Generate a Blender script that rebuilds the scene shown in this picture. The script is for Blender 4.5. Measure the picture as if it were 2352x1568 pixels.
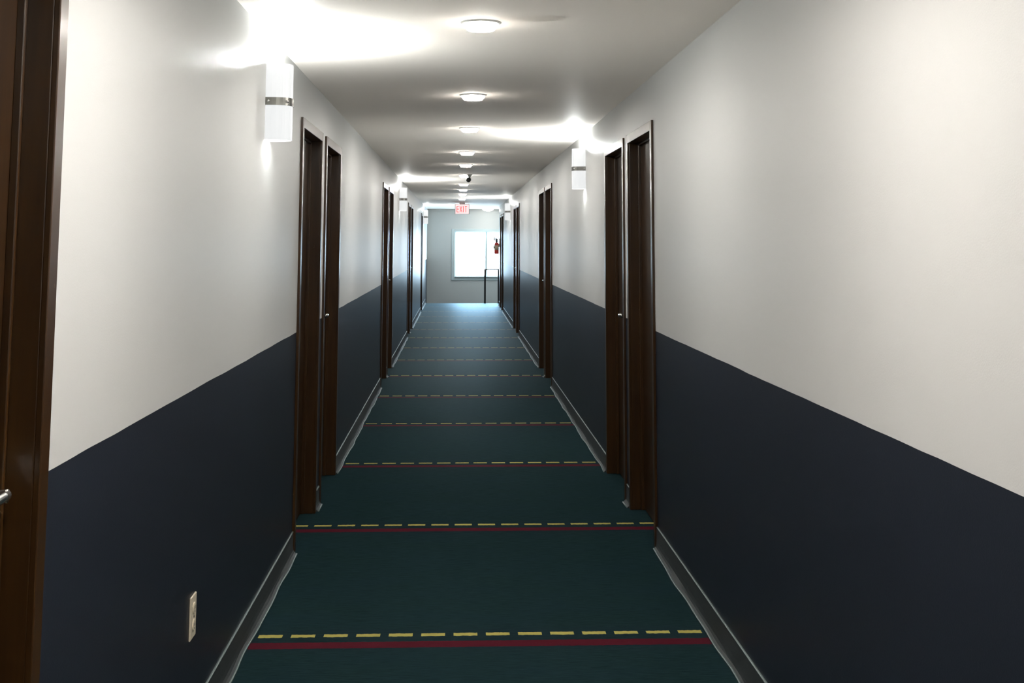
import bpy, bmesh, math
from mathutils import Vector, Matrix

for o in list(bpy.data.objects):
    bpy.data.objects.remove(o)
SC = bpy.context.scene
COL = SC.collection

# ---------------------------------------------------------------- camera
F_PX, PPY = 2838.9, 229.2
CAMX, CAMZ = -0.1017, 1.4766
yaw, pitch, roll = 0.0435, 0.1145, 0.0021
fw = Vector((math.sin(yaw)*math.cos(pitch), math.cos(yaw)*math.cos(pitch), math.sin(pitch)))
rt0 = Vector((math.cos(yaw), -math.sin(yaw), 0))
up0 = rt0.cross(fw)
rt = math.cos(roll)*rt0 + math.sin(roll)*up0
up = -math.sin(roll)*rt0 + math.cos(roll)*up0
cam = bpy.data.cameras.new('camera')
camo = bpy.data.objects.new('camera', cam)
COL.objects.link(camo)
camo.matrix_world = Matrix(((rt.x, up.x, -fw.x, CAMX), (rt.y, up.y, -fw.y, 0), (rt.z, up.z, -fw.z, CAMZ), (0, 0, 0, 1)))
cam.sensor_width = 36
cam.lens = F_PX/2352*36
cam.shift_y = -(784-PPY)/2352
cam.clip_start = 0.05
cam.clip_end = 200
SC.camera = camo

# ---------------------------------------------------------------- world, exposure
world = bpy.data.worlds.new('overcast_sky')
SC.world = world
world.use_nodes = True
bg = world.node_tree.nodes['Background']
bg.inputs[0].default_value = (0.60, 0.81, 1.0, 1)
bg.inputs[1].default_value = 16.0
SC.view_settings.view_transform = 'Standard'
SC.view_settings.look = 'None'
SC.view_settings.exposure = 0.65
SC.view_settings.gamma = 1
SC.view_settings.use_curve_mapping = False

DOWN = 290.0        # radiance of a downlight lens
SCONCE_W = 52.0     # watts of each sconce bulb
WARM = (1.0, 0.95, 0.88)
COOL = (0.97, 1.0, 0.98)

# portal of the end window so the daylight through it is sampled well
pl = bpy.data.lights.new('window_portal', 'AREA')
pl.shape = 'RECTANGLE'
pl.size, pl.size_y = 1.75, 1.15
pl.cycles.is_portal = True
plo = bpy.data.objects.new('window_portal', pl)
plo.location = (0.68, 32.16, 1.17)
plo.rotation_euler = (math.radians(-90), 0, 0)
COL.objects.link(plo)

# ---------------------------------------------------------------- dimensions
HW, H = 0.88, 2.316
Y0, YR, YF, YB = -5.0, 29.35, 30.35, 32.0     # back end, end of right wall, end of floor, window wall
XL = 3.0                                      # landing reaches this far right
PAINT = 1.04

# ---------------------------------------------------------------- materials
def mat(name, base, rough=0.5, metal=0.0, spec=0.5, coat=0.0, emit=None, es=0.0):
    m = bpy.data.materials.new(name)
    m.use_nodes = True
    b = m.node_tree.nodes['Principled BSDF']
    b.inputs['Base Color'].default_value = (*base, 1)
    b.inputs['Roughness'].default_value = rough
    b.inputs['Metallic'].default_value = metal
    b.inputs['Specular IOR Level'].default_value = spec
    b.inputs['Coat Weight'].default_value = coat
    b.inputs['Coat Roughness'].default_value = 0.12
    if emit:
        b.inputs['Emission Color'].default_value = (*emit, 1)
        b.inputs['Emission Strength'].default_value = es
    return m

class G:
    """small node-graph helper"""
    def __init__(s, m):
        s.t = m.node_tree
        s.b = s.t.nodes['Principled BSDF']
    def n(s, kind, **kw):
        x = s.t.nodes.new(kind)
        for k, v in kw.items():
            setattr(x, k, v)
        return x
    def l(s, a, b):
        s.t.links.new(a, b)
    def math(s, op, a, b=None, clamp=False):
        x = s.n('ShaderNodeMath', operation=op, use_clamp=clamp)
        for i, v in enumerate((a, b)):
            if v is None: continue
            if isinstance(v, (int, float)): x.inputs[i].default_value = v
            else: s.l(v, x.inputs[i])
        return x.outputs[0]
    def mix(s, f, a, b):
        x = s.n('ShaderNodeMix', data_type='RGBA')
        for i, v in ((0, f), (6, a), (7, b)):
            if isinstance(v, (int, float)): x.inputs[i].default_value = v
            elif isinstance(v, tuple): x.inputs[i].default_value = (*v, 1)
            else: s.l(v, x.inputs[i])
        return x.outputs[2]
    def pos(s, scale=(1, 1, 1)):
        g = s.n('ShaderNodeNewGeometry')
        mp = s.n('ShaderNodeMapping')
        mp.inputs['Scale'].default_value = scale
        s.l(g.outputs['Position'], mp.inputs[0])
        return mp.outputs[0]
    def xyz(s):
        g = s.n('ShaderNodeNewGeometry')
        x = s.n('ShaderNodeSeparateXYZ')
        s.l(g.outputs['Position'], x.inputs[0])
        return x.outputs
    def noise(s, vec, scale, detail=3, rough=0.5):
        x = s.n('ShaderNodeTexNoise')
        x.inputs['Scale'].default_value = scale
        x.inputs['Detail'].default_value = detail
        x.inputs['Roughness'].default_value = rough
        s.l(vec, x.inputs['Vector'])
        return x.outputs['Fac']
    def bump(s, h, strength, dist=0.01):
        x = s.n('ShaderNodeBump')
        x.inputs['Strength'].default_value = strength
        x.inputs['Distance'].default_value = dist
        s.l(h, x.inputs['Height'])
        s.l(x.outputs[0], s.b.inputs['Normal'])

LIGHT_PAINT = (0.68, 0.69, 0.685)
NAVY_PAINT = (0.0160, 0.0205, 0.0320)

def wall_mat(name, split=True):
    m = mat(name, LIGHT_PAINT, 0.42)
    g = G(m)
    v = g.pos()
    nz = g.noise(v, 260, 2)
    lo = g.noise(g.pos((1, 1.2, 1)), 1.3, 1)
    if split: g.b.inputs['Specular IOR Level'].default_value = 0.26
    g.bump(g.math('ADD', g.math('MULTIPLY', nz, 0.25), g.math('MULTIPLY', lo, 0.6)), 0.10, 0.01)
    if split:
        x = g.xyz()
        wob = g.math('MULTIPLY', g.math('SUBTRACT', g.noise(v, 2.5, 2), 0.5), 0.006)
        edge = g.math('ADD', x[2], wob)
        f = g.math('GREATER_THAN', edge, PAINT)
        g.l(g.mix(f, NAVY_PAINT, LIGHT_PAINT), g.b.inputs['Base Color'])
        r = g.n('ShaderNodeMapRange')
        r.inputs['To Min'].default_value = 0.40
        r.inputs['To Max'].default_value = 0.44
        g.l(f, r.inputs[0])
        g.l(r.outputs[0], g.b.inputs['Roughness'])
    return m

M = {}
M['wall'] = wall_mat('painted_wall_two_tone')
M['wall_plain'] = wall_mat('painted_wall_light', False)
M['wall_plain'].node_tree.nodes['Principled BSDF'].inputs['Base Color'].default_value = (0.64, 0.63, 0.60, 1)
M['ceiling'] = mat('ceiling_paint', (0.95, 0.88, 0.80), 0.55, spec=0.5)
g = G(M['ceiling'])
g.b.inputs['Sheen Weight'].default_value = 1.0
g.b.inputs['Sheen Roughness'].default_value = 0.6
g.b.inputs['Sheen Tint'].default_value = (1.0, 0.95, 0.89, 1)
g.bump(g.noise(g.pos(), 180, 3), 0.03, 0.01)

# carpet: teal weave with dashed yellow and plain red cross stripes every 1.83 m
M['carpet'] = mat('teal_carpet', (0.012, 0.034, 0.034), 0.62, spec=0.5)
g = G(M['carpet'])
X = g.xyz()
weave = g.noise(g.pos((1.5, 15, 1)), 9, 5, 0.75)
blotch = g.noise(g.pos((1.2, 2.2, 1)), 2.2, 2)
wv = g.math('MULTIPLY', g.math('SUBTRACT', weave, 0.30), 2.4, True)
c1 = g.mix(wv, (0.0042, 0.0130, 0.0135), (0.0190, 0.041, 0.041))
c2 = g.mix(g.math('MULTIPLY', blotch, 0.55), c1, (0.012, 0.027, 0.040))
ph = g.math('MODULO', g.math('ADD', g.math('SUBTRACT', X[1], 4.889 - 0.915), 18.30), 1.830)   # 0.915 at the yellow line
fib = g.math('MULTIPLY', g.math('SUBTRACT', g.noise(g.pos(), 60, 2), 0.5), 0.012)
phn = g.math('ADD', ph, fib)
def band(c, w):
    return g.math('LESS_THAN', g.math('ABSOLUTE', g.math('SUBTRACT', phn, c)), w/2)
dash = g.math('LESS_THAN', g.math('MODULO', g.math('ADD', g.math('ADD', X[0], 0.870), 12.2), 0.1223), 0.090)
yel = g.math('MULTIPLY', band(0.915, 0.034), dash)
red = band(0.915 - 0.112, 0.070)
surround = band(0.915 - 0.05, 0.24)  # darker bluish ground woven around each pair of stripes
c2 = g.mix(g.math('MULTIPLY', surround, 0.35), c2, (0.012, 0.022, 0.030))
c3 = g.mix(g.math('MULTIPLY', red, 0.75), c2, (0.100, 0.007, 0.016))
c4 = g.mix(g.math('MULTIPLY', yel, 0.85), c3, (0.52, 0.46, 0.13))
g.l(c4, g.b.inputs['Base Color'])
g.bump(g.math('ADD', weave, g.noise(g.pos(), 350, 2)), 0.35, 0.004)
# fibres only shine when seen almost edge-on
g.b.inputs['Specular IOR Level'].default_value = 0.0
dif = g.n('ShaderNodeBsdfDiffuse')
g.l(c4, dif.inputs['Color'])
glo = g.n('ShaderNodeBsdfGlossy')
glo.inputs['Roughness'].default_value = 0.47
glo.inputs['Color'].default_value = (0.66, 0.86, 1.0, 1)
lw = g.n('ShaderNodeLayerWeight')
lw.inputs['Blend'].default_value = 0.5
fac = g.math('POWER', lw.outputs['Facing'], 27.0)
mxs = g.n('ShaderNodeMixShader')
g.l(fac, mxs.inputs[0]); g.l(dif.outputs[0], mxs.inputs[1]); g.l(glo.outputs[0], mxs.inputs[2])
g.l(mxs.outputs[0], g.t.nodes['Material Output'].inputs['Surface'])

# dark stained, varnished door wood
M['wood'] = mat('dark_varnished_wood', (0.05, 0.02, 0.008), 0.34, spec=0.35, coat=0.06)
g = G(M['wood'])
gr = g.noise(g.pos((30, 30, 1.2)), 2.2, 4, 0.6)
g.l(g.mix(gr, (0.010, 0.0045, 0.0020), (0.048, 0.022, 0.0065)), g.b.inputs['Base Color'])
g.bump(gr, 0.04, 0.003)
M['frame'] = mat('dark_brown_gloss_frame', (0.05, 0.02, 0.008), 0.30, spec=0.4, coat=0.12)
g = G(M['frame'])
gr = g.noise(g.pos((18, 18, 1.0)), 2.0, 3, 0.6)
chip = g.math('GREATER_THAN', g.noise(g.pos((9, 9, 4)), 6, 3, 0.7), 0.735)
cc = g.mix(gr, (0.013, 0.0052, 0.0018), (0.070, 0.031, 0.0075))
g.l(g.mix(g.math('MULTIPLY', chip, 0.5), cc, (0.25, 0.17, 0.10)), g.b.inputs['Base Color'])
M['base'] = mat('grey_vinyl_cove_base', (0.060, 0.072, 0.075), 0.6, spec=0.3)
g = G(M['base'])
g.l(g.mix(g.noise(g.pos((1, 1.5, 1)), 3, 3), (0.028, 0.035, 0.037), (0.050, 0.058, 0.061)), g.b.inputs['Base Color'])
M['edging'] = mat('grey_green_edging', (0.15, 0.20, 0.20), 0.45)  # paler strips along the lip and toe of the baseboard
M['chrome'] = mat('satin_chrome', (0.75, 0.75, 0.74), 0.22, 1.0)
M['nickel'] = mat('brushed_nickel', (0.24, 0.24, 0.225), 0.35, 1.0)
M['white_plastic'] = mat('white_plastic', (0.80, 0.80, 0.78), 0.4)
M['ivory'] = mat('ivory_plastic', (0.78, 0.70, 0.55), 0.4)
M['slot'] = mat('dark_slot', (0.02, 0.02, 0.02), 0.6)
M['trim_white'] = mat('white_window_trim', (0.62, 0.68, 0.67), 0.35)
M['black'] = mat('black_metal', (0.010, 0.011, 0.012), 0.35)
M['black_dome'] = mat('smoked_dome', (0.035, 0.038, 0.036), 0.15)
M['red'] = mat('red_cylinder_paint', (0.50, 0.035, 0.025), 0.3)
M['paper'] = mat('instruction_label', (0.55, 0.42, 0.30), 0.6)
M['lens'] = mat('downlight_lens', (0.9, 0.9, 0.9), 0.4, emit=WARM, es=DOWN)
M['lens_side'] = mat('downlight_diffuser_side', (0.9, 0.9, 0.9), 0.4, emit=WARM, es=9.0)
M['lens_boosted'] = mat('downlight_lens_boosted', (0.9, 0.9, 0.9), 0.4, emit=(1.0, 0.93, 0.855), es=DOWN*2.0)  # stronger and warmer than the visible row, to brighten the near walls
M['shade'] = mat('frosted_glass_shade', (0.16, 0.16, 0.16), 0.4, spec=0.2, emit=(0.96, 0.985, 1.0), es=0.47)
M['sign_face'] = mat('lit_sign_face', (0.85, 0.8, 0.8), 0.4, emit=(1.0, 0.72, 0.72), es=0.6)
M['sign_red'] = mat('lit_red_letters', (0.6, 0.02, 0.02), 0.4, emit=(1.0, 0.10, 0.10), es=0.75)
M['dome_lens'] = mat('ceiling_bowl_glass', (0.9, 0.9, 0.9), 0.3, emit=(1.0, 0.95, 0.88), es=28.0)
# window glass: mostly clear with a reflection
gm = bpy.data.materials.new('window_glass')
gm.use_nodes = True
nt = gm.node_tree
nt.nodes.clear()
out = nt.nodes.new('ShaderNodeOutputMaterial')
mx = nt.nodes.new('ShaderNodeMixShader')
tr = nt.nodes.new('ShaderNodeBsdfTransparent')
gl = nt.nodes.new('ShaderNodeBsdfGlossy')
gl.inputs['Roughness'].default_value = 0.02
tr.inputs[0].default_value = (0.96, 0.98, 0.98, 1)
mx.inputs[0].default_value = 0.06
nt.links.new(tr.outputs[0], mx.inputs[1]); nt.links.new(gl.outputs[0], mx.inputs[2]); nt.links.new(mx.outputs[0], out.inputs[0])
M['glass'] = gm

# ---------------------------------------------------------------- mesh helpers
def bx(bm, x0, x1, y0, y1, z0, z1):
    x0, x1 = min(x0, x1), max(x0, x1); y0, y1 = min(y0, y1), max(y0, y1); z0, z1 = min(z0, z1), max(z0, z1)
    v = [bm.verts.new(p) for p in ((x0,y0,z0),(x1,y0,z0),(x1,y1,z0),(x0,y1,z0),(x0,y0,z1),(x1,y0,z1),(x1,y1,z1),(x0,y1,z1))]
    for f in ((0,3,2,1),(4,5,6,7),(0,1,5,4),(1,2,6,5),(2,3,7,6),(3,0,4,7)):
        bm.faces.new([v[i] for i in f])

def lathe(bm, prof, c, axis='z', n=32, s=1):
    """prof: (radius, distance along axis)"""
    rings = []
    for r, h in prof:
        ring = []
        for k in range(n):
            a = 2*math.pi*k/n
            p = (r*math.cos(a), r*math.sin(a))
            if axis == 'z': q = (c[0]+p[0], c[1]+p[1], c[2]+s*h)
            elif axis == 'x': q = (c[0]+s*h, c[1]+p[0], c[2]+p[1])
            else: q = (c[0]+p[0], c[1]+s*h, c[2]+p[1])
            ring.append(bm.verts.new(q))
        rings.append(ring)
    for a, b in zip(rings, rings[1:]):
        for k in range(n):
            bm.faces.new((a[k], a[(k+1) % n], b[(k+1) % n], b[k]))
    bm.faces.new(rings[0]); bm.faces.new(list(reversed(rings[-1])))
    bmesh.ops.recalc_face_normals(bm, faces=bm.faces)

def tube(bm, pts, r, n=12):
    pts = [Vector(p) for p in pts]
    rings = []
    for i, p in enumerate(pts):
        d = (pts[min(i+1, len(pts)-1)] - pts[max(i-1, 0)]).normalized()
        a = d.cross(Vector((0, 0, 1)))
        if a.length < 1e-3: a = d.cross(Vector((1, 0, 0)))
        a.normalize(); b = d.cross(a)
        rr = r[i] if isinstance(r, (list, tuple)) else r
        rings.append([bm.verts.new(p + rr*(math.cos(t)*a + math.sin(t)*b)) for t in (2*math.pi*k/n for k in range(n))])
    for a, b in zip(rings, rings[1:]):
        for k in range(n):
            bm.faces.new((a[k], a[(k+1) % n], b[(k+1) % n], b[k]))
    bm.faces.new(rings[0]); bm.faces.new(list(reversed(rings[-1])))
    bmesh.ops.recalc_face_normals(bm, faces=bm.faces)

def obj(name, bm, m, parent=None, smooth=False, bevel=0.0, origin=None):
    me = bpy.data.meshes.new(name)
    bmesh.ops.recalc_face_normals(bm, faces=bm.faces)
    if origin is not None:
        bmesh.ops.translate(bm, verts=bm.verts, vec=-Vector(origin))
    bm.to_mesh(me); bm.free()
    me.materials.append(m)
    o = bpy.data.objects.new(name, me)
    COL.objects.link(o)
    if origin is not None: o.location = origin
    if parent: o.parent = parent
    if smooth:
        for p in me.polygons: p.use_smooth = True
    if bevel:
        md = o.modifiers.new('bevel', 'BEVEL')
        md.width = bevel; md.segments = 2; md.limit_method = 'ANGLE'
        md.angle_limit = math.radians(50)
    return o

def tag(o, label, cat, group=None, kind=None):
    o['label'] = label; o['category'] = cat
    if group: o['group'] = group
    if kind: o['kind'] = kind
    return o

def thing(name, loc, label, cat, group=None, kind=None):
    o = bpy.data.objects.new(name, None)
    o.empty_display_size = 0.1
    o.location = loc
    COL.objects.link(o)
    return tag(o, label, cat, group, kind)

def dup(src, loc, label, name=None):
    """copy of a thing with copies of its parts and sub-parts"""
    r = src.copy(); COL.objects.link(r); r.location = loc; r['label'] = label
    for ch in src.children:
        c = ch.copy(); COL.objects.link(c); c.parent = r
        for gch in ch.children:
            d = gch.copy(); COL.objects.link(d); d.parent = c
    return r

# ---------------------------------------------------------------- room shell
DW = 0.93; TOP = 2.09; FACE = 0.05
doors = [  # side, y0, label
    (-1, 1.50, 'dark brown door nearest the camera, cut by the left edge of the view, on the left wall'),
    (-1, 6.13, 'dark brown door on the left wall just past the first wall lamp, nearer of that pair'),
    (-1, 7.25, 'dark brown door with a small lever handle on the left wall, farther of the first complete pair'),
    (-1, 12.86, 'dark brown door on the left wall, nearer of the second pair, before the small ivory outlet'),
    (-1, 13.97, 'dark brown door on the left wall, farther of the second pair, beside the small ivory outlet'),
    (-1, 19.50, 'narrow looking dark door on the left wall, nearer of the third pair, past the second left lamp'),
    (-1, 20.62, 'narrow looking dark door on the left wall, farther of the third pair, past the second left lamp'),
    (-1, 26.50, 'last dark door on the left wall, next to the farthest left wall lamp'),
    (1, 6.17, 'dark brown door on the right wall with warm brown lit jamb, nearest door of that wall'),
    (1, 7.25, 'dark brown door on the right wall with shiny lever handle and deadbolt, second from the camera'),
    (1, 12.88, 'dark brown door on the right wall, nearer of the second pair, past the nearest right lamp'),
    (1, 13.92, 'dark brown door on the right wall, farther of the second pair, past the nearest right lamp'),
    (1, 19.66, 'narrow looking dark door on the right wall, nearer of the third pair'),
    (1, 20.68, 'narrow looking dark door on the right wall, farther of the third pair'),
    (1, 26.45, 'dark door on the right wall just past the farthest right wall lamp, nearer of the last pair'),
    (1, 27.60, 'last dark door on the right wall, just before the fire extinguisher'),
]
def side_openings(s): return sorted(d[1] for d in doors if d[0] == s)

def make_wall(s, y_end):
    bm = bmesh.new()
    xi, xo, xb = s*HW, s*(HW+0.13), s*(HW+0.20)
    y = Y0
    for a in side_openings(s):
        bx(bm, xi, xo, y, a+0.012, -0.02, H)
        bx(bm, xi, xo, a+0.012, a+DW-0.012, TOP-0.012, H)
        y = a+DW-0.012
    bx(bm, xi, xo, y, y_end, -0.02 if s > 0 else -0.9, H)
    bx(bm, xo, xb, Y0, y_end, -0.02, H)          # backing behind the door niches
    return bm
wl = obj('wall_left', make_wall(-1, YB), M['wall'])
tag(wl, 'long left corridor wall, pale grey above and navy blue below', 'wall', kind='structure')
wr = obj('wall_right', make_wall(1, YR), M['wall'])
tag(wr, 'long right corridor wall, pale grey above and navy blue below', 'wall', kind='structure')

bm = bmesh.new()
bx(bm, -HW-0.2, HW+0.2, Y0-0.15, Y0, -0.02, H)
tag(obj('wall_behind', bm, M['wall']), 'closing wall of the corridor behind the viewpoint', 'wall', kind='structure')

# window wall at the far end, with its opening
WX0, WX1, WZ0, WZ1, WM = -0.148, 1.50, 0.616, 1.727, 0.640
bm = bmesh.new()
zb = -1.0
bx(bm, -HW-0.2, WX0-0.03, YB, YB+0.16, zb, H)
bx(bm, WX1+0.03, XL+0.2, YB, YB+0.16, zb, H)
bx(bm, WX0-0.03, WX1+0.03, YB, YB+0.16, zb, WZ0-0.03)
bx(bm, WX0-0.03, WX1+0.03, YB, YB+0.16, WZ1+0.03, H)
tag(obj('wall_end', bm, M['wall_plain']), 'pale grey wall at the far end holding the bright window', 'wall', kind='structure')
bm = bmesh.new()
bx(bm, HW+0.2, XL+0.2, YR-0.16, YR, zb, H)
bx(bm, XL, XL+0.2, YR, YB, zb, H)
tag(obj('wall_landing', bm, M['wall_plain']), 'pale walls of the stair landing, hidden beyond the right corridor wall', 'wall', kind='structure')

bm = bmesh.new()
bx(bm, -HW-0.2, HW+0.2, Y0-0.15, YB+0.16, H, H+0.15)
bx(bm, HW+0.2, XL+0.2, YR-0.16, YB+0.16, H, H+0.15)
tag(obj('ceiling', bm, M['ceiling']), 'long smooth off-white corridor ceiling', 'ceiling', kind='structure')

bm = bmesh.new()
bx(bm, -HW-0.2, HW+0.2, Y0-0.15, YR, -0.12, 0)
bx(bm, -HW-0.2, XL+0.2, YR, YF, -1.0, 0)
for k in range(4):
    bx(bm, -HW-0.2, XL+0.2, YF+0.27*k, YF+0.27*(k+1), -1.0, -0.17*(k+1))
bx(bm, -HW-0.2, XL+0.2, YF+1.08, YB+0.16, -1.0, -0.85)
tag(obj('floor', bm, M['carpet']), 'teal carpet with dashed yellow and red cross stripes along the corridor', 'carpet floor', kind='structure')

# ---------------------------------------------------------------- baseboards
def wob(y):
    return 0.0022*math.sin(y*3.1) + 0.0026*math.sin(y*7.7+1) + 0.0016*math.sin(y*14.3+2)

def strip(bm, s, y0, y1, prof, wobble):
    n = max(2, int((y1-y0)/0.08))
    rings = []
    for k in range(n+1):
        y = y0+(y1-y0)*k/n
        rings.append([bm.verts.new((s*(HW-(d+(wob(y+s) if wobble and z < 0.02 else 0))), y, z)) for d, z in prof])
    m = len(prof)
    for a, b in zip(rings, rings[1:]):
        for k in range(m):
            bm.faces.new((a[k], a[(k+1) % m], b[(k+1) % m], b[k]))
    bm.faces.new(rings[0]); bm.faces.new(list(reversed(rings[-1])))

COVE = [(-0.004, 0.0), (0.022, 0.0), (0.0215, 0.003), (0.013, 0.010), (0.008, 0.020), (0.0065, 0.040), (0.006, 0.101), (-0.004, 0.101)]
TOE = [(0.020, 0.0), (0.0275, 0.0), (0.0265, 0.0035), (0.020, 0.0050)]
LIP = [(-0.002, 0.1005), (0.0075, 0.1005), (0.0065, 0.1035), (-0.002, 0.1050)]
for s, nm, yend in ((-1, 'left', YF), (1, 'right', YR)):
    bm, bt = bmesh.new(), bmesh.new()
    y = Y0
    for a in side_openings(s)+[None]:
        y1 = yend if a is None else a
        strip(bm, s, y, y1, COVE, True)
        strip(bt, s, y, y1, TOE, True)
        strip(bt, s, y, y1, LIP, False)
        y = None if a is None else a+DW
    o = obj('baseboard_'+nm, bm, M['base'])
    tag(o, 'dark grey vinyl baseboard along the foot of the %s corridor wall' % nm, 'baseboard', kind='structure')
    c = obj('edging_line', bt, M['edging'], o, smooth=True)
    c['label'] = 'pale uneven edging lines above and below the baseboard'

# ---------------------------------------------------------------- doors
REC = 0.066
def make_door(n, s, y0, label, hand='near', bolt=False, hz=1.045, out=0.058):
    y1 = y0+DW
    fx = s*(HW-0.012)                 # casing face
    root = thing('door_%d' % n, (s*HW, y0+DW/2, 0), label, 'door', 'doors along the corridor', 'structure')
    def P(name, bm, m, **k):
        o = obj(name, bm, m, root, **k)
        o.matrix_parent_inverse = Matrix.Translation(-root.location)
        return o
    # wrap-around frame: two posts and a head, with a stop
    a, b, t = y0+FACE, y1-FACE, TOP-FACE
    bm = bmesh.new()
    xo = s*(HW+0.128)
    for (p, q) in ((y0, a), (b, y1)):
        bx(bm, fx, s*(HW+0.001), p, q, 0, TOP)
    bx(bm, fx, s*(HW+0.001), a, b, t, TOP)
    bx(bm, s*(HW), xo, y0+0.014, a, 0, TOP-0.014)
    bx(bm, s*(HW), xo, b, y1-0.014, 0, TOP-0.014)
    bx(bm, s*(HW), xo, a, b, t, TOP-0.014)
    P('door_frame', bm, M['frame'], bevel=0.0022)
    bm = bmesh.new()
    sx0, sx1 = s*(HW+REC-0.016), s*(HW+REC+0.002)
    bx(bm, sx0, sx1, a-0.001, a+0.012, 0, t)
    bx(bm, sx0, sx1, b-0.012, b+0.001, 0, t)
    bx(bm, sx0, sx1, a+0.012, b-0.012, t-0.012, t+0.001)
    P('door_stop', bm, M['frame'], bevel=0.003)
    bm = bmesh.new()
    bx(bm, s*(HW+REC), s*(HW+REC+0.044), a+0.002, b-0.002, 0.006, t-0.002)
    P('door_leaf', bm, M['wood'], bevel=0.002)
    # lever handle
    lx = HW+REC
    hy, d = (a+0.07, 1) if hand == 'near' else (b-0.125, -1)
    bm = bmesh.new()
    lathe(bm, [(0.031, 0), (0.031, 0.006), (0.026, 0.011), (0.012, 0.012), (0.011, out-0.003), (0.012, out+0.004)], (s*lx, hy, hz), 'x', 24, -s)
    tube(bm, [(s*(lx-out+0.002), hy-d*0.008, hz), (s*(lx-out), hy+d*0.02, hz+0.001), (s*(lx-out), hy+d*0.07, hz), (s*(lx-out+0.003), hy+d*0.105, hz-0.003), (s*(lx-out+0.008), hy+d*0.118, hz-0.004)], [0.010, 0.011, 0.010, 0.009, 0.006])
    h = P('door_handle', bm, M['chrome'], smooth=True)
    h['label'] = 'shiny lever handle on a round rose'
    if bolt:
        bm = bmesh.new()
        lathe(bm, [(0.027, 0), (0.027, 0.008), (0.020, 0.030), (0.012, 0.032)], (s*lx, hy+0.03, 1.275), 'x', 20, -s)
        P('deadbolt', bm, M['nickel'], smooth=True)
    return root
n = 1
for s, y0, lab in doors:
    near = y0 < 2
    make_door(n, s, y0, lab, 'far' if near else 'near', bolt=(s > 0 and 7 < y0 < 8), hz=1.035 if near else 1.045, out=0.078 if 'farther' in lab or 'second from' in lab else (0.06 if near else 0.045))
    n += 1

# ---------------------------------------------------------------- ceiling downlights
LX = -0.018
ly = [4.80, 7.21, 9.33, 11.84, 13.76, 15.93, 18.39, 20.32, 22.20, 24.60, 28.0]
ly = [v*0.979 for v in ly]
words = ['nearest', 'second nearest', 'third nearest', 'fourth nearest', 'fifth nearest', 'sixth nearest, just behind the dark ball camera,',
         'seventh nearest', 'eighth nearest', 'ninth nearest', 'tenth nearest', 'last visible']
dl = thing('ceiling_downlight', (LX, ly[0], H), 'glowing round white ceiling light, nearest and largest of the row down the corridor', 'ceiling light', 'round lights along the corridor ceiling')
bm = bmesh.new()
lathe(bm, [(0.079, 0), (0.0785, 0.002), (0.074, 0.0055), (0.070, 0.0070), (0.068, 0.006), (0.05, 0.005)], (0, 0, 0), 'z', 48, -1)
obj('trim_ring', bm, M['white_plastic'], dl, smooth=True)
bm = bmesh.new()
lathe(bm, [(0.0678, 0.0055), (0.0680, 0.009), (0.0650, 0.016), (0.0590, 0.0235), (0.0525, 0.0285)], (0, 0, 0), 'z', 48, -1)
obj('diffuser_rim', bm, M['lens_side'], dl, smooth=True)
bm = bmesh.new()
lathe(bm, [(0.0524, 0.0286), (0.0520, 0.0292), (0.035, 0.0298), (0.006, 0.0300)], (0, 0, 0), 'z', 48, -1)
obj('lens', bm, M['lens'], dl, smooth=True)
for k, y in enumerate(ly[1:], 1):
    dup(dl, (LX, y, H), 'glowing round white ceiling light, %s of the row' % words[k])
for y, t in ((2.45, 'extra bright round white ceiling light out of view just ahead of the viewpoint'),
             (0.1, 'extra bright round white ceiling light out of view directly overhead'),
             (-2.3, 'extra bright round white ceiling light out of view behind the viewpoint')):
    q = dup(dl, (LX, y, H), t)  # unseen downlights, boosted to fill the near end with light
    for ch in q.children:
        if ch.name.startswith('lens'):
            ch.data = ch.data.copy()
            ch.data.materials[0] = M['lens_boosted']

# bowl light over the stair landing
t = thing('bowl_ceiling_light', (0.66, 31.3, H), 'bright shallow bowl ceiling light over the far stair landing, right of the exit sign', 'ceiling light')
bm = bmesh.new()
lathe(bm, [(0.15, 0), (0.15, 0.012), (0.14, 0.016)], (0, 0, 0), 'z', 40, -1)
obj('rim', bm, M['white_plastic'], t, smooth=True)
bm = bmesh.new()
lathe(bm, [(0.138, 0.014), (0.13, 0.03), (0.10, 0.05), (0.06, 0.062), (0.01, 0.066)], (0, 0, 0), 'z', 40, -1)
obj('glass_bowl', bm, M['dome_lens'], t, smooth=True)

# ---------------------------------------------------------------- wall sconces
def half_shade(bm, z0, z1, ry=0.068, dx=0.100, th=0.004, n=20):
    def ring(z, k):
        r = []
        for i in range(n+1):
            a = math.pi*i/n
            e = 0.75     # squarish half oval
            c_, s_ = math.cos(a), math.sin(a)
            r.append(bm.verts.new(((dx-k)*abs(s_)**e, (ry-k)*math.copysign(abs(c_)**e, c_), z)))
        return r
    o0, o1, i0, i1 = ring(z0, 0), ring(z1, 0), ring(z0, th), ring(z1, th)
    for i in range(n):
        bm.faces.new((o0[i], o0[i+1], o1[i+1], o1[i]))
        bm.faces.new((i0[i+1], i0[i], i1[i], i1[i+1]))
        bm.faces.new((o1[i], o1[i+1], i1[i+1], i1[i]))
        bm.faces.new((o0[i+1], o0[i], i0[i], i0[i+1]))
    for i in (0, n):
        bm.faces.new((o0[i], o1[i], i1[i], i0[i]))

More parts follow.
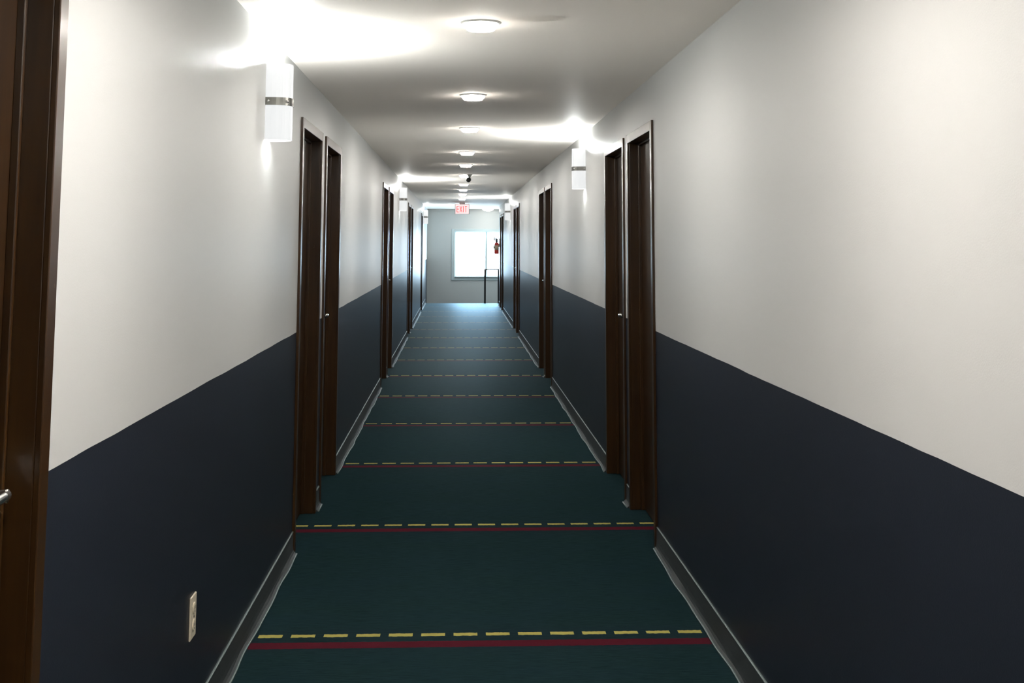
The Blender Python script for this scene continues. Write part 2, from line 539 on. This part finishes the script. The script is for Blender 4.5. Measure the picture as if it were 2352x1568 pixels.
SB, ST = 1.885, 2.195
def make_sconce(s, y, label):
    """local +x points out of the wall"""
    t = thing('wall_sconce', (s*HW, y, SB), label, 'wall lamp', 'frosted wall lamps along the corridor')
    t.rotation_euler = (0, 0, 0 if s < 0 else math.pi)
    h = ST-SB
    bm = bmesh.new()
    bx(bm, 0.0005, 0.008, -0.05, 0.05, 0.03, h-0.03)
    obj('back_plate', bm, M['nickel'], t, bevel=0.002)
    bm = bmesh.new()
    half_shade(bm, 0, h)
    obj('lamp_shade', bm, M['shade'], t, smooth=False, bevel=0.001)
    bm = bmesh.new()
    half_shade(bm, h/2-0.016, h/2+0.016, 0.0705, 0.103, 0.003)
    b = obj('band', bm, M['nickel'], t)
    for yy, xx in ((0.052, 0.086), (-0.052, 0.086), (0.0715, 0.012), (-0.0715, 0.012)):
        bm = bmesh.new()
        lathe(bm, [(0.002, -0.005), (0.0055, -0.002), (0.006, 0.002), (0.003, 0.006)], (xx, yy, h/2), 'x', 12)
        obj('screw', bm, M['chrome'], b, smooth=True)
    bm = bmesh.new()
    bx(bm, 0.006, 0.09, -0.045, 0.045, h/2-0.004, h/2+0.004)
    obj('lamp_holder', bm, M['white_plastic'], t)
    for z, up_ in ((h-0.008, 1), (0.030, 0)):
        L = bpy.data.lights.new('sconce_bulb', 'POINT')
        L.energy = SCONCE_W*(1.0 if up_ else 0.02)
        L.color = COOL
        L.shadow_soft_size = 0.018
        lo = bpy.data.objects.new('sconce_bulb', L)
        lo.location = (0.082 if up_ else 0.06, 0, z)
        lo.parent = t
        COL.objects.link(lo)
    return t
for s, y, lab in (
    (-1, 5.06, 'white frosted glass wall lamp with grey band, largest and nearest, on the left wall'),
    (1, 9.55, 'white frosted glass wall lamp on the right wall, just past the two nearest doors'),
    (-1, 16.64, 'white frosted wall lamp on the left wall, between the second and third door pairs'),
    (1, 23.22, 'white frosted wall lamp high on the right wall, farthest of that side'),
    (-1, 28.42, 'small white wall lamp at the far end of the left wall beside the last door'),
    (1, 1.45, 'white frosted wall lamp on the right wall nearest the viewpoint, above the view')):
    make_sconce(s, y, lab)

# ---------------------------------------------------------------- outlets
def make_outlet(y, z, label):
    t = thing('wall_outlet', (-HW, y, z), label, 'power outlet', 'ivory outlets on the left wall')
    bm = bmesh.new()
    bx(bm, 0, 0.006, -0.038, 0.038, -0.062, 0.062)
    obj('cover_plate', bm, M['ivory'], t, bevel=0.003)
    for k in (-1, 1):
        bm = bmesh.new()
        lathe(bm, [(0.017, 0.004), (0.017, 0.0085), (0.015, 0.0095)], (0, 0, k*0.024), 'x', 24)
        r = obj('socket', bm, M['ivory'], t)
        bm = bmesh.new()
        bx(bm, 0.009, 0.0099, -0.007, -0.005, k*0.024-0.002, k*0.024+0.007)
        bx(bm, 0.009, 0.0099, 0.005, 0.007, k*0.024-0.002, k*0.024+0.007)
        bx(bm, 0.009, 0.0099, -0.002, 0.002, k*0.024-0.011, k*0.024-0.007)
        obj('slots', bm, M['slot'], r)
    bm = bmesh.new()
    lathe(bm, [(0.0035, 0.004), (0.0035, 0.0075), (0.002, 0.008)], (0, 0, 0), 'x', 12)
    obj('screw', bm, M['chrome'], t)
    return t
make_outlet(3.845, 0.375, 'ivory power outlet low on the navy part of the left wall near the camera')
make_outlet(14.97, 0.40, 'tiny ivory power outlet far down the left wall beside the second pair of doors')

# ---------------------------------------------------------------- ceiling camera
t = thing('security_camera', (0.043, 15.5, H), 'small dark ball security camera hanging from a white ceiling base between the downlights', 'security camera')
bm = bmesh.new()
lathe(bm, [(0.036, 0), (0.036, 0.006), (0.022, 0.016), (0.014, 0.040)], (0, 0, 0), 'z', 32, -1)
obj('base', bm, M['white_plastic'], t, smooth=True)
bm = bmesh.new()
bmesh.ops.create_uvsphere(bm, u_segments=24, v_segments=14, radius=0.032)
bmesh.ops.translate(bm, verts=bm.verts, vec=(-0.012, -0.01, -0.066))
b = obj('camera_ball', bm, M['black_dome'], t, smooth=True)
bm = bmesh.new()
lathe(bm, [(0.014, 0), (0.014, 0.006), (0.010, 0.008)], (-0.012, -0.037, -0.071), 'y', 20, -1)
obj('lens', bm, M['black'], b, smooth=True)

# ---------------------------------------------------------------- exit sign
t = thing('exit_sign', (-0.008, 26.8, H), 'lit white EXIT sign with red letters hanging at the far end of the ceiling', 'exit sign')
bm = bmesh.new()
bx(bm, -0.06, 0.06, -0.03, 0.03, -0.03, 0)
obj('canopy', bm, M['white_plastic'], t, bevel=0.003)
bm = bmesh.new()
bx(bm, -0.155, 0.155, -0.022, 0.022, -0.245, -0.028)
obj('housing', bm, M['white_plastic'], t, bevel=0.004)
bm = bmesh.new()
bx(bm, -0.145, 0.145, -0.026, -0.021, -0.237, -0.038)
f = obj('face_panel', bm, M['sign_face'], t)
def letter(bm, x, ch):
    w, h_, k, zc = 0.050, 0.135, 0.015, -0.137
    y0_, y1_ = -0.031, -0.0255
    z0_, z1_ = zc-h_/2, zc+h_/2
    if ch == 'E':
        bx(bm, x-w/2, x-w/2+k, y0_, y1_, z0_, z1_)
        for z in (z0_, zc-k/2, z1_-k):
            bx(bm, x-w/2+k, x+w/2, y0_, y1_, z, z+k)
    elif ch == 'I':
        bx(bm, x-k/2, x+k/2, y0_, y1_, z0_, z1_)
    elif ch == 'T':
        bx(bm, x-k/2, x+k/2, y0_, y1_, z0_, z1_-k)
        bx(bm, x-w/2, x+w/2, y0_, y1_, z1_-k, z1_)
    elif ch == 'X':
        for sg in (-1, 1):
            q = [(x-sg*w/2-k/2, z0_), (x-sg*w/2+k/2, z0_), (x+sg*w/2+k/2, z1_), (x+sg*w/2-k/2, z1_)]
            dy = 0.0003*sg
            vs = [bm.verts.new((a_, y0_+dy, b_)) for a_, b_ in q]+[bm.verts.new((a_, y1_, b_)) for a_, b_ in q]
            for ff in ((0,1,2,3),(7,6,5,4),(0,4,5,1),(1,5,6,2),(2,6,7,3),(3,7,4,0)):
                bm.faces.new([vs[i] for i in ff])
for ch, x in (('E', -0.093), ('X', -0.026), ('I', 0.029), ('T', 0.082)):
    bm = bmesh.new()
    letter(bm, x, ch)
    obj('letter', bm, M['sign_red'], f)

# ---------------------------------------------------------------- end window
w = thing('window_1', (0.676, YB, WZ0), 'bright two-pane window with pale casing at the far end of the corridor', 'window', kind='structure')
def WP(name, bm, m, par=None, **k):
    o = obj(name, bm, m, par or w, **k)
    if par is None: o.matrix_parent_inverse = Matrix.Translation(-w.location)
    return o
bm = bmesh.new()
c = 0.085
yc0, yc1 = YB-0.018, YB+0.001
bx(bm, WX0-c-0.02, WX0-0.02, yc0, yc1, WZ0-c-0.03, WZ1+c)
bx(bm, WX1+0.02, WX1+c+0.02, yc0, yc1, WZ0-c-0.03, WZ1+c)
bx(bm, WX0-0.02, WX1+0.02, yc0, yc1, WZ1+0.015, WZ1+c)
bx(bm, WX0-0.02, WX1+0.02, yc0, yc1, WZ0-c-0.03, WZ0-0.04)
WP('casing', bm, M['trim_white'], bevel=0.004)
bm = bmesh.new()
bx(bm, WX0-0.02, WX1+0.02, YB-0.045, YB+0.05, WZ0-0.040, WZ0-0.018)
WP('sill', bm, M['trim_white'], bevel=0.004)
bm = bmesh.new()
yf0, yf1 = YB+0.05, YB+0.11
bx(bm, WX0-0.03, WX0+0.004, yf0, yf1, WZ0-0.03, WZ1+0.03)
bx(bm, WX1-0.004, WX1+0.03, yf0, yf1, WZ0-0.03, WZ1+0.03)
bx(bm, WX0, WX1, yf0, yf1, WZ0-0.03, WZ0+0.004)
bx(bm, WX0, WX1, yf0, yf1, WZ1-0.004, WZ1+0.03)
WP('window_frame', bm, M['trim_white'])
bm = bmesh.new()
bx(bm, WM-0.026, WM+0.026, yf0-0.004, yf1+0.004, WZ0, WZ1)
WP('mullion', bm, M['trim_white'])
for a, b in ((WX0, WM-0.026), (WM+0.026, WX1)):
    bm = bmesh.new()
    bx(bm, a, b, YB+0.078, YB+0.082, WZ0, WZ1)
    WP('pane', bm, M['glass'])

# ---------------------------------------------------------------- stair guard rail
t = thing('stair_railing', (0.735, YF-0.05, 0), 'black metal guard rail at the head of the stairs in front of the window', 'railing')
for x in (-0.165, 0.165, 0.9):
    bm = bmesh.new()
    bx(bm, x-0.022, x+0.022, -0.022, 0.022, 0, 0.80)
    obj('post', bm, M['black'], t, bevel=0.003)
bm = bmesh.new()
bx(bm, -0.187, 1.6, -0.014, 0.014, 0.80, 0.825)
obj('top_rail', bm, M['nickel'], t, bevel=0.003)

# ---------------------------------------------------------------- fire extinguisher
t = thing('fire_extinguisher', (HW, 28.93, 1.20), 'red fire extinguisher with black head hung on the far end of the right wall', 'fire extinguisher')
bm = bmesh.new()
lathe(bm, [(0.040, 0.0), (0.052, 0.008), (0.054, 0.02), (0.054, 0.215), (0.048, 0.245), (0.030, 0.262), (0.018, 0.270)], (-0.072, 0, 0), 'z', 32)
cy = obj('cylinder', bm, M['red'], t, smooth=True)
bm = bmesh.new()
lathe(bm, [(0.0548, 0.09), (0.0548, 0.20)], (-0.072, 0, 0), 'z', 32)
obj('instruction_label', bm, M['paper'], cy, smooth=True)
bm = bmesh.new()
lathe(bm, [(0.016, 0.265), (0.024, 0.275), (0.024, 0.33), (0.014, 0.345)], (-0.072, 0, 0), 'z', 20)
bx(bm, -0.150, -0.04, -0.014, 0.014, 0.315, 0.338)
tube(bm, [(-0.06, 0, 0.345), (-0.10, 0, 0.362), (-0.150, 0, 0.375)], 0.012, 8)
obj('valve_head', bm, M['black'], t)
bm = bmesh.new()
tube(bm, [(-0.088, 0, 0.300), (-0.120, 0.01, 0.300), (-0.136, 0.02, 0.27), (-0.138, 0.02, 0.22), (-0.134, 0.02, 0.12)], [0.008, 0.008, 0.008, 0.008, 0.012], 10)
obj('hose', bm, M['black'], t, smooth=True)
bm = bmesh.new()
bx(bm, -0.020, 0.0, -0.03, 0.03, 0.16, 0.36)
bx(bm, -0.056, -0.018, -0.012, 0.012, 0.280, 0.292)
obj('wall_bracket', bm, M['nickel'], t, bevel=0.002)
